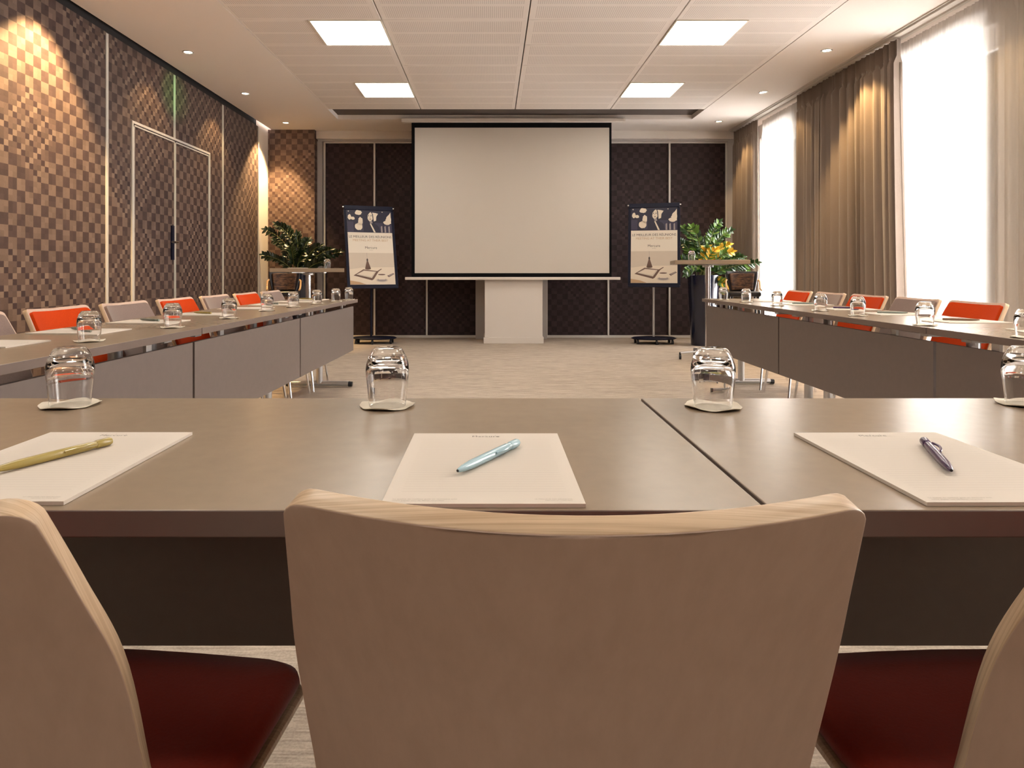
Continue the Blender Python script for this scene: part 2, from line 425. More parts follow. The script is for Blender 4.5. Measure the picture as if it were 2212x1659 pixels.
# pillar behind the screen
p0, p1 = (1047 - CX) / F * 9.1, (1172 - CX) / F * 9.1
struct('wall_pillar', MB().box(p0, p1, 9.1, 9.95, 0, CEIL), M['white_wall'], 'off-white square pillar behind the projection screen', bevel=.004)
struct('baseboard_pillar', MB().box(p0 - .015, p1 + .015, 9.085, 9.9, 0, .085), M['white_wall'], bevel=.004)
struct('wall_pillar_reveal', MB().box(bx(1028), p0, 9.7, 9.93, 0, CEIL).box(p1, bx(1181) - .012, 9.7, 9.93, 0, CEIL), M['jamb'], 'grey reveals either side of the pillar')
# right wall with windows
c = MB(); ed = [YR] + [v for a, b in sorted(WIN) for v in (a, b)] + [10.0]
for i in range(0, len(ed), 2): c.box(WR, WR + .35, ed[i], ed[i + 1], 0, CEIL + .1)
for a, b in WIN: c.box(WR, WR + .35, a, b, 2.86, CEIL + .1); c.box(WR, WR + .35, a, b, 0, .06)
struct('wall_right', c, M['white_wall'], 'off-white window wall behind the curtains')
for k, (a, b) in enumerate(WIN):
    c = MB(); x0, x1 = WR + .22, WR + .28
    for (u, v, z0, z1) in [(a, a + .07, .06, 2.86), (b - .07, b, .06, 2.86), (a + .07, b - .07, .06, .14), (a + .07, b - .07, 2.76, 2.86)]: c.box(x0, x1, u, v, z0, z1)
    o = struct('window_%d' % (k + 1), c, M['frame_white'], ['far window behind sheer voile', 'near window behind sheer voile', 'window beyond the right edge of view'][k])
    struct('pane', MB().box(x0 + .025, x0 + .03, a + .07, b - .07, .14, 2.76), M['pane'], parent=o)
struct('baseboard_right', MB().box(WR - .015, WR, YR, 9.85, 0, .08), M['white_wall'])
# ventilation slot line and curtain rail
c = MB(); c.box(3.475, 3.485, YR, 9.78, CEIL - .012, CEIL + .001); c.box(3.50, 3.56, YR, 9.78, CEIL - .022, CEIL + .001); c.box(3.60, 3.63, YR, 9.78, CEIL - .018, CEIL + .001)
tag(c.build('curtain_rail', mat('rail_enamel', (.6, .55, .5), .35), bevel=.002), 'long pale double curtain rail fixed along the ceiling edge', 'curtain rail')

# ================================================================ LAMPS
fr = mat('light_frame', (.78, .72, .62), .4)
proto = None
names = ['square ceiling light, left column, nearer of the two in view', 'square ceiling light, left column, closer to the projection screen',
         'square ceiling light, right column, nearer of the two in view', 'square ceiling light, right column, closer to the projection screen']
for k, (lx, ly, r_) in enumerate(LIGHTS):
    lab = names[k] if k < 4 else 'square ceiling light above the tables out of view, %s column, %s' % (['left', 'right'][r_], ['third from the screen', 'fourth from the screen', 'fifth, added fill light', 'last, added fill light at the rear'][(k - 4) // 2])
    if proto is None:
        o = proto = thing('ceiling_light', lab, 'ceiling light', (lx, ly, CEIL), 0, 'square ceiling lights')
        f_ = MB(); S = .605
        f_.box(.002, .014, .002, S - .002, -.006, .03); f_.box(S - .014, S - .002, .002, S - .002, -.006, .03); f_.box(.014, S - .014, .002, .012, -.006, .03); f_.box(.014, S - .014, S - .012, S - .002, -.006, .03)
        f_.build('frame', fr, o)
        MB().box(.014, S - .014, .012, S - .012, -.002, .01).build('diffuser', M['lamp_panel'], o)
        for sx in (.05, S - .05):
            for sy in (.04, S - .04): MB().lathe([(0, -.008), (.006, -.007), (.007, -.002)], 10, (sx, sy, 0)).build('screw', M['silver'], o)
    else:
        o = copy_tree(proto); o.location = (lx, ly, CEIL); o['label'] = lab
proto = None
SP = []
for k, y in enumerate([9.26, 7.74, 6.28, 4.72, 3.2]): SP.append((-2.86, y, 'left', k))
for k, y in enumerate([9.18, 7.68, 6.23, 4.7, 3.2]): SP.append((3.13, y, 'right', k))
powL = [6.2, .8, .55, 8.5, 2.0]; powR = [.9, .6, 2.3, .5, .5]
ordn = ['farthest', 'second farthest', 'third farthest', 'fourth farthest', 'fifth farthest']
for x, y, side, k in SP:
    lab = 'small round recessed downlight %s, %s from the camera' % ('by the brown left wall' if side == 'left' else 'by the curtains', ordn[k])
    if proto is None:
        o = proto = thing('downlight', lab, 'downlight', (x, y, CEIL), 0, 'recessed downlights')
        MB().lathe([(.052, .0), (.052, -.005), (.046, -.008), (.036, -.004), (.034, .0)], 28).build('bezel', M['silver'], o)
        MB().lathe([(0, -.0035), (.02, -.003), (.034, -.001)], 24).build('bulb', M['bulb'], o)
    else:
        o = copy_tree(proto); o.location = (x, y, CEIL); o['label'] = lab
    sx = -1 if side == 'left' else 1
    pw = (powL if side == 'left' else powR)[k]
    tx = x + sx * .42
    l = spot((x, y, CEIL - .02), (tx, y - .02, 1.2), SPOT_W * pw, size=84, blend=.5)
# green glow of an emergency sign on the left wall
gl = spot((-2.2, 6.3, 2.9), (WL, 6.78, 2.78), 14, (.05, 1, .12), 30, .9)

# ================================================================ SCREEN
SY = 9.03
sc = thing('projection_screen', 'large white projection screen with black border hanging before the pillar', 'projection screen', (.27, SY, 0))
def sx(px): return (px - CX) / F * SY - .27
def sz(py): return CZ - (py - CY) / F * SY
o = MB().box(sx(889), sx(1321), 0, .004, sz(600), CEIL - .05).build('border', M['black_matte'], sc)
MB().box(sx(896), sx(1316), -.003, 0, sz(590), sz(276)).build('projection_surface', M['screen'], sc)
MB().box(sx(875), sx(1340), -.014, .016, sz(604.5), sz(598.5)).build('bottom_bar', M['bar'], sc, bevel=.006)
MB().box(sx(868), sx(1350), -.05, .05, CEIL - .052, CEIL).build('housing', M['bar'], sc, bevel=.006)

# ================================================================ TABLES
TZ = .7425
def make_table(L, label, loc, rz, group):
    t = thing('conference_table', label, 'table', loc, rz, group)
    e = MB(); h = L / 2 - .0025
    e.cur = 0; e.box(-h, h, -.299, .299, TZ - .028, TZ)
    o = e.build('tabletop', [M['top'], M['edge']], t, bevel=.0015)
    for p in o.data.polygons:
        if abs(p.normal.z) < .5: p.material_index = 1
    p = MB().box(-h + .006, h - .006, .245, .263, .299, TZ - .062).build('modesty_panel', M['modesty'], t, bevel=.001)
    for s in (-1, 1):
        MB().box(s * (h - .32) - .02, s * (h - .32) + .02, .232, .245, TZ - .11, TZ - .028).build('panel_bracket', M['silver'], t)
        x = s * (h - .13)
        l = MB().tube([(x, 0, .035), (x, 0, TZ - .05)], .028, 18); l.box(x - .03, x + .03, -.22, .22, TZ - .05, TZ - .028)
        l.build('leg', M['silver'], t)
        f_ = MB().tube([(x, -.25, .032), (x, .25, .032)], .021, 14).build('foot', M['silver'], t)
        for q in (-1, 1):
            MB().tube([(x, q * .25, .028), (x, q * .283, .026)], [.0225, .021], 14).build('end_cap', M['black'], f_)
    MB().box(-h + .15, h - .15, -.02, .02, TZ - .07, TZ - .03).build('crossbeam', M['silver'], t)
    return t
make_table(1.5, 'taupe conference table nearest the camera, left of the seam, behind the pale blue pen', (.283 - .75, .9755, 0), 0, 'tables of the U layout')
make_table(1.5, 'taupe conference table nearest the camera, right of the seam, under the purple pen', (.283 + .75, .9755, 0), 0, 'tables of the U layout')
LD = Vector((.118, 4.45, 0)).normalized(); LN = Vector((-LD.y, LD.x, 0))
def Lpt(y, off):     # point of the left row at distance y, `off` outwards from its inner edge
    return Vector((-1.28 + .118 * (y - 1.4) / 4.45, y, 0)) + LN * off
la = math.atan2(-LD.y, -LD.x)
for k, (a, b) in enumerate([(1.38, 2.86), (2.86, 4.32), (4.32, 5.80)]):
    p = Lpt((a + b) / 2, .3)
    make_table(b - a, 'taupe conference table with pale lit front panel in the left row, %s' % ['nearest the camera', 'middle of three', 'farthest from the camera'][k], (p.x, p.y, 0), la, 'tables of the U layout')
for k, (a, b) in enumerate([(1.37, 2.87), (2.87, 4.43), (4.43, 5.93)]):
    make_table(b - a, 'taupe conference table with dark shaded front panel in the right row, %s' % ['nearest the camera', 'middle of three', 'farthest from the camera'][k], (1.87 + .3, (a + b) / 2, 0), R(90), 'tables of the U layout')

# ================================================================ CHAIRS
PROF = [(0, .42, -.095, .205), (.10, .47, -.112, .219), (.25, .54, -.135, .223), (.5, .652, -.175, .227), (.75, .735, -.213, .220), (1, .812, -.250, .212)]
def prof(v):
    n = len(PROF)
    for i in range(n - 1):
        a, b = PROF[i], PROF[i + 1]
        if v <= b[0] + 1e-9 or i == n - 2:
            h = b[0] - a[0]; t = min(1, max(0, (v - a[0]) / h)); out = []
            for k in (1, 2, 3):
                def slope(j):
                    lo, hi = max(0, j - 1), min(n - 1, j + 1)
                    return (PROF[hi][k] - PROF[lo][k]) / (PROF[hi][0] - PROF[lo][0])
                m0, m1 = slope(i) * h, slope(i + 1) * h
                out.append((2 * t**3 - 3 * t**2 + 1) * a[k] + (t**3 - 2 * t**2 + t) * m0 + (-2 * t**3 + 3 * t**2) * b[k] + (t**3 - t**2) * m1)
            return out
Z0, Z1 = PROF[0][1], PROF[-1][1]
def back_surface(inset=0.0, off=0.0, rad=.02, vlo=0.0, nu=20, nv=30, z1=None):
    vhi = 1.0
    H = (Z1 - Z0)
    def fn(a, bq):
        # denser rows near the top
        v = vlo + (vhi - vlo) * (1 - (1 - bq) ** 1.6)
        z, y, wd = prof(v); z2, y2, _ = prof(max(0, v - .03)); z3, y3, _ = prof(min(1, v + .03))
        ty, tz = (y3 - y2), (z3 - z2); ln = math.hypot(ty, tz); ty /= ln; tz /= ln
        dist_top = (1 - v) * H * 1.1; dist_bot = (v - vlo) * H * 1.1
        wd -= inset
        if dist_top < rad: q = 1 - dist_top / rad; wd -= rad * (1 - math.sqrt(max(0, 1 - q * q)))
        if vlo > 0 and dist_bot < rad: q = 1 - dist_bot / rad; wd -= rad * (1 - math.sqrt(max(0, 1 - q * q)))
        u = (a * 2 - 1); x = u * wd; uu = (x / .21) ** 2
        y += .040 * uu - .010; z += .007 * uu * v
        # slide inset at the top
        y -= ty * inset * 1.25 * v; z -= tz * inset * 1.25 * v
        # normal towards the sitter (+y, +z)
        y += tz * off; z += -ty * off
        return (x, y, z)
    return MB().grid(fn, nu, nv)
def make_chair(label, fab, group):
    t = thing('meeting_chair', label, 'chair', (0, 0, 0), 0, group)
    o = back_surface().build('backrest', [M['ply_face'], M['ply_edge']], t, fix=False)
    s = o.modifiers.new('s', 'SOLIDIFY'); s.thickness = .018; s.offset = 0; s.material_offset_rim = 1
    b = o.modifiers.new('b', 'BEVEL'); b.width = .003; b.segments = 2; b.limit_method = 'ANGLE'; b.angle_limit = R(50)
    o = back_surface(inset=.015, off=.0155, rad=.02, vlo=.05).build('back_pad', fab, t, fix=False)
    s = o.modifiers.new('s', 'SOLIDIFY'); s.thickness = .014; s.offset = 0
    b = o.modifiers.new('b', 'BEVEL'); b.width = .005; b.segments = 3; b.limit_method = 'ANGLE'; b.angle_limit = R(50)
    # seat outline
    def seat(sc_, z0, z1, y0=-.115, y1=.265, drop=0):
        out = []
        pts = [(-.17, y0), (.17, y0), (.225, y0 + .05)] + [(.247, y0 + .18)]
        c1 = (.187, y1 - .065)
        for k in range(0, 7):
            a = R(15 + 75 * k / 6); pts.append((c1[0] + .062 * math.cos(a), c1[1] + .055 * math.sin(a)))
        pts.append((.09, y1 - .003)); pts.append((0, y1))
        half = pts; left = [(-x, y) for x, y in reversed(pts[1:-1])]
        return [(x * sc_, (y - .07) * sc_ + .07) for x, y in half[1:] + left]
    mb = MB(); po = seat(1, 0, 0)
    mb.prism(po, .400, .414); mb.build('seat_shell', M['ply_edge'], t, bevel=.004)
    mb = MB(); n_ = len(po)
    rings = []
    for sc_, z in ((.97, .414), (.985, .424), (.975, .434), (.93, .440), (.70, .441), (.35, .438)):
        rings.append([(x, y, z + .003 - max(0, y - .19) ** 2 * 1.6) for x, y in seat(sc_, 0, 0)])
    vs = [p for r_ in rings for p in r_]; fs = []
    for i in range(len(rings) - 1):
        for k in range(n_): k2 = (k + 1) % n_; fs.append((i * n_ + k, i * n_ + k2, (i + 1) * n_ + k2, (i + 1) * n_ + k))
    fs.append(tuple(range((len(rings) - 1) * n_, len(rings) * n_)))
    mb.add(vs, fs); mb.build('seat_pad', fab, t, smooth=60)
    for sx_ in (-1, 1):
        MB().tube([(sx_ * .17, .16, .398), (sx_ * .205, .19, .2), (sx_ * .225, .215, .005)], .0095, 10).build('leg', M['chrome'], t)
        MB().tube([(sx_ * .17, -.08, .398), (sx_ * .20, -.15, .2), (sx_ * .22, -.205, .005)], .0095, 10).build('leg', M['chrome'], t)
    mb = MB(); mb.tube([(-.175, .16, .39), (.175, .16, .39)], .009, 8); mb.tube([(-.175, -.08, .39), (.175, -.08, .39)], .009, 8)
    for sx_ in (-1, 1): mb.tube([(sx_ * .17, -.08, .39), (sx_ * .17, .16, .39)], .009, 8)
    mb.build('seat_frame', M['chrome'], t)
    return t
protos = {}
def chair(fabn, loc, rz, label, group):
    if fabn not in protos:
        o = protos[fabn] = make_chair(label, M[fabn], group)
    else:
        o = copy_tree(protos[fabn]); o['label'] = label; o['group'] = group
    o.location = loc; o.rotation_euler = (0, 0, rz)
    return o
G1 = 'chairs backing onto the camera'
chair('rust', (.065, .465 + .25, 0), R(-1.5), 'beech plywood chair seen from behind, centre foreground, before the pale blue pen', G1)
chair('rust', (-.521, .465 + .25, 0), R(-5), 'beech plywood chair with dark red seat cut by the left edge of the photo', G1)
chair('rust', (.647, .465 + .25, 0), R(2), 'beech plywood chair with rust red seat cut by the right edge of the photo', G1)
G2 = 'chairs along the brown wall'
Ls = [(2.54, 'grey'), (3.07, 'orange'), (3.58, 'grey'), (4.10, 'orange'), (4.62, 'grey'), (5.13, 'orange'), (5.64, 'grey')]
cn = {'grey': 0, 'orange': 0}
od = ['nearest', 'second nearest', 'third nearest', 'fourth nearest']
for y, f_ in Ls:
    cn[f_] += 1
    n_ = {'grey': 4, 'orange': 3}[f_]
    x = -1.785 + (y - 3.08) * .05
    chair(f_, (x, y, 0), la + R(0), '%s chair by the brown left wall, %s the camera in that colour' % (f_ if f_ == 'orange' else 'taupe grey', od[cn[f_] - 1] + ' to' if cn[f_] < n_ else 'farthest from'), G2)
Rs = [(3.05, 'grey'), (3.63, 'orange'), (4.14, 'grey'), (4.67, 'orange'), (5.20, 'grey'), (5.72, 'orange')]
G3 = 'chairs along the window curtains'
labs = ['taupe grey padded chair by the curtains beyond the right edge of the photo', 'orange padded beech chair before the near sheer curtain, nearest of the right row in view',
        'taupe grey padded beech chair beside the near sheer curtain in the right row', 'orange padded beech chair before the wide brown drapes in the right row',
        'small taupe grey padded chair before the brown drapes in the right row', 'orange padded beech chair farthest from the camera in the right row']
for (y, f_), lb in zip(Rs, labs): chair(f_, (2.43, y, 0), R(90), lb, G3)

# ================================================================ GLASSES AND COASTERS
def make_glass(label):
    o = [(.0325, 0), (.0338, .012), (.0362, .035), (.0382, .055), (.0386, .064), (.0375, .074), (.034, .086), (.029, .096), (.0255, .1015), (.022, .1035), (0, .1035)]
    i = [(0, .083), (.020, .082), (.0265, .078), (.032, .072), (.0352, .064), (.0362, .056), (.0345, .036), (.0322, .012), (.0312, 0)]
    t = MB().lathe(o + i, 40, closed=True).build('tumbler', M['glass'], smooth=60)
    return tag(t, label, 'glass')
def make_coaster(label):
    mb = MB(); n_ = 48; rings = []
    for r, z in ((0.0, .0012), (.02, .0012), (.034, .0012), (.042, .0018), (.0485, .0022)):
        rings.append((r, z))
    vs = []; fs = []
    for side in (1, -1):
        base = len(vs)
        for r, z in rings[1:]:
            for k in range(n_):
                a = 2 * math.pi * k / n_; rr = r * (1 + (.02 * math.cos(a * 12) if r > .04 else 0))
                wv = (max(0, r - .036) * .16 * (1 + math.sin(a * 4 + 1.1)) ) if r > .036 else 0
                vs.append((rr * math.cos(a), rr * math.sin(a), (z if side > 0 else z - .0011) + wv))
        vs.append((0, 0, .0012 if side > 0 else .0001)); ci = len(vs) - 1
        for i in range(len(rings) - 2):
            for k in range(n_): k2 = (k + 1) % n_; fs.append((base + i * n_ + k, base + i * n_ + k2, base + (i + 1) * n_ + k2, base + (i + 1) * n_ + k))
        for k in range(n_): fs.append((ci, base + k, base + (k + 1) % n_))
    m_ = len(rings) - 2; half = len(vs) // 2
    for k in range(n_): k2 = (k + 1) % n_; fs.append((m_ * n_ + k, m_ * n_ + k2, half + m_ * n_ + k2, half + m_ * n_ + k))
    o = mb.add(vs, fs).build('coaster', M['coaster'], smooth=50)
    return tag(o, label, 'coaster')
GL = []
near_px = [(152, 876, 'beside the olive pen pad'), (837, 878, 'left of the pale blue pen'), (1540, 880, 'on the near table, right of the seam')]
for px, py, s in near_px: GL.append(((px - CX) / (py - CY) * .2425, F * .2425 / (py - CY), TZ, s))
GL.append((.972, 1.21, TZ, 'on the near table at the far right edge'))
o9 = ['nearest to the camera', 'second from the camera', 'third from the camera', 'fourth from the camera', 'fifth from the camera', 'sixth from the camera', 'seventh from the camera', 'eighth, at the far end']
for k, y in enumerate([2.30, 2.86, 3.42, 4.06, 4.50, 4.95, 5.33, 5.70]):
    p = Lpt(y, [.134, .129, .121, .16, .142, .112, .07, .055][k]); GL.append((p.x, p.y, TZ, 'on the left table row, ' + o9[k]))
for k, (px, y) in enumerate([(2218, 2.42), (1998, 2.98), (1853, 3.62), (1772, 4.07), (1679, 4.67), (1612, 5.22), (1562, 5.70)]):
    GL.append(((px - CX) / F * y, y, TZ, 'on the right table row, ' + (o9[k] if k < 6 else 'at the far end')))
gp = cp = None
for k, (x, y, z, s) in enumerate(GL):
    grp = 'tumblers set upside down'
    if gp is None: g = gp = make_glass(''); q = cp = make_coaster('')
    else: g = copy_tree(gp); q = copy_tree(cp)
    q.location = (x, y, z + .0005); q.rotation_euler = (0, 0, k * 1.3 + (2.4 if k == 2 else 0))
    g.location = (x, y, z + .0025); g.rotation_euler = (0, 0, k)
    g['label'] = 'upturned clear tumbler ' + s; g['group'] = grp
    q['label'] = 'cream paper coaster under the glass ' + s.replace('on the ', 'of the ')
    q['group'] = 'paper coasters'

# ================================================================ PADS AND PENS
def make_pad(label, detail=True):
    mb = MB(); w2, h2, th = .105, .1485, .004
    mb.box(-w2, w2, -h2, h2, 0, th)
    if detail:
        fn = lambda z: (lambda x, y: (x, y, th + z))
        mb.cur = 1
        for k in range(27):
            y = h2 - .038 - k * .0085; mb.flat([(-w2 + .016, y), (w2 - .016, y), (w2 - .016, y + .0006), (-w2 + .016, y + .0006)], fn(.00012))
        mb.cur = 2
        mb.text('Mercure', .0105, lambda x, y: (x + .0, y + h2 - .023, th + .0002), spacing=1.1)
        for x0 in (-.014, 0, .014):
            mb.text('.', .01, lambda x, y, x0=x0: (x + x0, y + h2 - .0135, th + .0002))
        mb.cur = 3
        mb.text('La qualité du meilleur goût en séminaire avec', .0037, lambda x, y: (x - w2 + .010, y - h2 + .0125, th + .0002), 'LEFT')
        mb.text('notre papier issu de fibres recyclées', .0037, lambda x, y: (x - w2 + .010, y - h2 + .0075, th + .0002), 'LEFT')
        mb.text('LE MEILLEUR DES RÉUNIONS', .0031, lambda x, y: (x + w2 - .012, y - h2 + .0125, th + .0002), 'RIGHT')
        mb.text('MEETING AT THEIR BEST', .0026, lambda x, y: (x + w2 - .012, y - h2 + .0085, th + .0002), 'RIGHT')
    o = mb.build('notepad', [M['pad'], M['line'], M['ink'], M['ink_soft']], smooth=0, fix=False)
    return tag(o, label, 'notepad', 'lined white notepads')
PADS = [(-.0085, .8315, 0, 'under the pale blue pen, centre foreground'), (-.548, .8385, 0, 'under the olive pen, left foreground'), (.5525, .8365, R(.5), 'under the purple pen, right foreground')]
LY = [2.2, 2.66, 3.17, 3.72, 4.32, 4.80, 5.26, 5.62]
for k, y in enumerate(LY):
    p = Lpt(y, [.42, .40, .40, .40, .39, .38, .38, .38][k]); PADS.append((p.x, p.y, la, 'on the left table row, ' + o9[k]))
RY = [(2.66, 'second'), (3.21, ''), (3.76, ''), (4.25, ''), (4.83, ''), (5.33, '')]
rl = ['cut by the right edge of the photo', 'before the nearest orange chair in view', 'before the grey chair by the sheer', 'before the orange chair at the drapes', 'before the small grey chair', 'at the far end']
for k, (y, _) in enumerate(RY): PADS.append((2.28, y, R(90), 'on the right table row, ' + rl[k]))
pp = None
for k, (x, y, rz, s) in enumerate(PADS):
    if pp is None: o = pp = make_pad('')
    else: o = pp.copy(); COL.objects.link(o)
    o.location = (x, y, TZ + .0003); o.rotation_euler = (0, 0, rz)
    o['label'] = 'white lined notepad ' + s
def make_pen(m_, label):
    t = thing('ballpoint_pen', label, 'pen')
    prof_ = [(0, 0), (.0018, 0), (.0024, .002), (.0042, .012), (.0054, .03), (.0056, .07), (.0054, .118), (.0046, .122), (.0046, .1275), (0, .1275)]
    def lay(p): return [(r, z) for r, z in p]
    def conv(mb): mb.v = [(x, z - .07, y + .0057) for x, y, z in mb.v]; return mb
    conv(MB().lathe(prof_, 20)).build('barrel', m_, t, smooth=50)
    conv(MB().lathe([(0, .127), (.005, .127), (.0055, .129), (.0055, .146), (.0045, .149), (0, .1495)], 20)).build('push_button', m_, t, smooth=50)
    conv(MB().lathe([(0, -.0005), (.0014, -.0005), (.0017, .0), (.0014, .0006), (0, .0006)], 12)).build('tip', M['black'], t)
    c_ = MB(); pts = bez((.0058, .047, .0068), (.0105, .06, .0085), (.0055, .076, .0068), 8) 
    c_.tube([(p[0], p[1], p[2]) for p in bez((.0055, .012, .0075), (.013, .03, .0105), (.0055, .054, .0085), 8)], .0017, 8)
    c_.build('clip', m_, t)
    return t
pens = {}
def pen(mn, tip, end, z, label):
    if mn not in pens: o = pens[mn] = make_pen(M[mn], label)
    else: o = copy_tree(pens[mn]); o['label'] = label
    d = Vector(end) - Vector(tip); c_ = (Vector(tip) + Vector(end)) / 2
    o.location = (c_.x, c_.y, z); o.rotation_euler = (0, 0, math.atan2(d.y, d.x) - math.pi / 2)
    o['group'] = 'ballpoint pens on the notepads'
PZ = TZ + .0048
pen('pen_blue', (-.0415, .772), (.0325, .900), PZ, 'pale blue ballpoint pen on the centre notepad')
pen('pen_olive', (-.583, .772), (-.523, .908), PZ, 'olive green ballpoint pen on the left foreground notepad')
pen('pen_purple', (.535, .775), (.590, .908), PZ, 'dark purple ballpoint pen on the right foreground notepad')
for k in (1, 2, 3, 5, 7):
    p = Lpt(LY[k], .41); mn = {3: 'pen_olive', 5: 'pen_grey', 7: 'pen_olive'}.get(k, 'pen_grey')
    pen(mn, (p.x - .06, p.y + .05), (p.x + .06, p.y - .02), PZ, '%s pen on the notepad %s of the left table row' % ({'pen_grey': 'grey green', 'pen_olive': 'olive'}[mn], ['', 'second nearest', 'third nearest', 'fourth nearest', '', 'sixth nearest', '', 'farthest'][k]))
for (y, mn, s) in [(3.21, 'pen_brown', 'brown pen on the notepad before the nearest orange chair of the right row'), (3.76, 'pen_grey', 'grey green pen on the notepad beside the near sheer curtain'),
                   (4.25, 'pen_purple', 'purple pen on the notepad before the middle orange chair of the right row'), (4.83, 'pen_grey', 'grey green pen on the notepad before the small grey chair of the right row')]:
    pen(mn, (2.33, y - .03), (2.20, y + .03), PZ, s)

# ================================================================ CURTAINS
def curtain(name, label, cat, y0, y1, x, amp, pitch, m_, z0=.02, z1=3.02, seed=1, head=.15, flare=0.0, taper=0.0):
    rnd = random.Random(seed); L = y1 - y0
    nf = max(3, round(L / pitch)); per = 14; n_ = nf * per; ph = [rnd.uniform(.45, 1.15) for _ in range(nf + 1)]; jw = [rnd.uniform(-.28, .28) for _ in range(nf + 1)]
    zs = [0, .12, .3, .5, .7, .85, .93, 1 - head / (z1 - z0), 1 - head * .85 / (z1 - z0), 1 - head * .4 / (z1 - z0), 1]
    vs = []
    for j, zz in enumerate(zs):
        hz = (zz * (z1 - z0)); infold = zz > 1 - head / (z1 - z0) - 1e-6
        for i in range(n_ + 1):
            s_ = i / n_; fk = s_ * nf; k = min(int(fk), nf - 1); fr_ = fk - k
            a = ph[k] * (1 - fr_) + ph[k + 1] * fr_; jj = jw[k] * (1 - fr_) + jw[k + 1] * fr_
            dep = amp * a * (1.0 - .35 * zz) if not infold else amp * .35
            wv = math.sin(2 * math.pi * (fk + jj * (1 - .3 * zz)))
            wv = math.copysign(abs(wv) ** .8, wv)
            xx = x + dep * wv + amp * (.30 if amp > .04 else .15) * math.sin(2 * math.pi * fk * 2.6 + seed)
            if infold: xx = x + amp * .26 * math.sin(2 * math.pi * fk * 2.5 + seed) + amp * .18 * wv
            yy = y0 + L * s_ + amp * .35 * math.cos(2 * math.pi * fk) * (0 if infold else 1) - flare * (1 - s_) * (1 - zz) ** 1.5 
            vs.append((xx, yy, z0 + hz))
    fs = [(j * (n_ + 1) + i, j * (n_ + 1) + i + 1, (j + 1) * (n_ + 1) + i + 1, (j + 1) * (n_ + 1) + i) for j in range(len(zs) - 1) for i in range(n_)]
    o = MB().add(vs, fs).build(name, m_, smooth=80, fix=False)
    return tag(o, label, cat)
curtain('sheer_curtain', 'sheer white voile curtain over the near window, right edge of the photo', 'sheer curtain', 3.3, 5.98, 3.665, .026, .105, M['sheer'], seed=3)
curtain('sheer_curtain', 'narrow sheer white voile curtain over the far window', 'sheer curtain', 7.7, 9.0, 3.665, .026, .105, M['sheer'], seed=4)
curtain('sheer_curtain', 'sheer white voile curtain beyond the right edge of the photo', 'sheer curtain', .9, 3.28, 3.665, .026, .105, M['sheer'], seed=5)
curtain('drape', 'heavy taupe drape bordering the near sheer, warm lamplight on its pleats', 'drape', 5.81, 6.98, 3.555, .066, .118, M['drape'], seed=11, flare=.10)
curtain('drape', 'heavy taupe drape bordering the far sheer, left of the lamplit one', 'drape', 7.02, 7.72, 3.555, .062, .112, M['drape'], seed=12)
curtain('drape', 'heavy taupe drape in the back right corner beside the partition', 'drape', 8.95, 9.76, 3.555, .056, .112, M['drape'], seed=13)

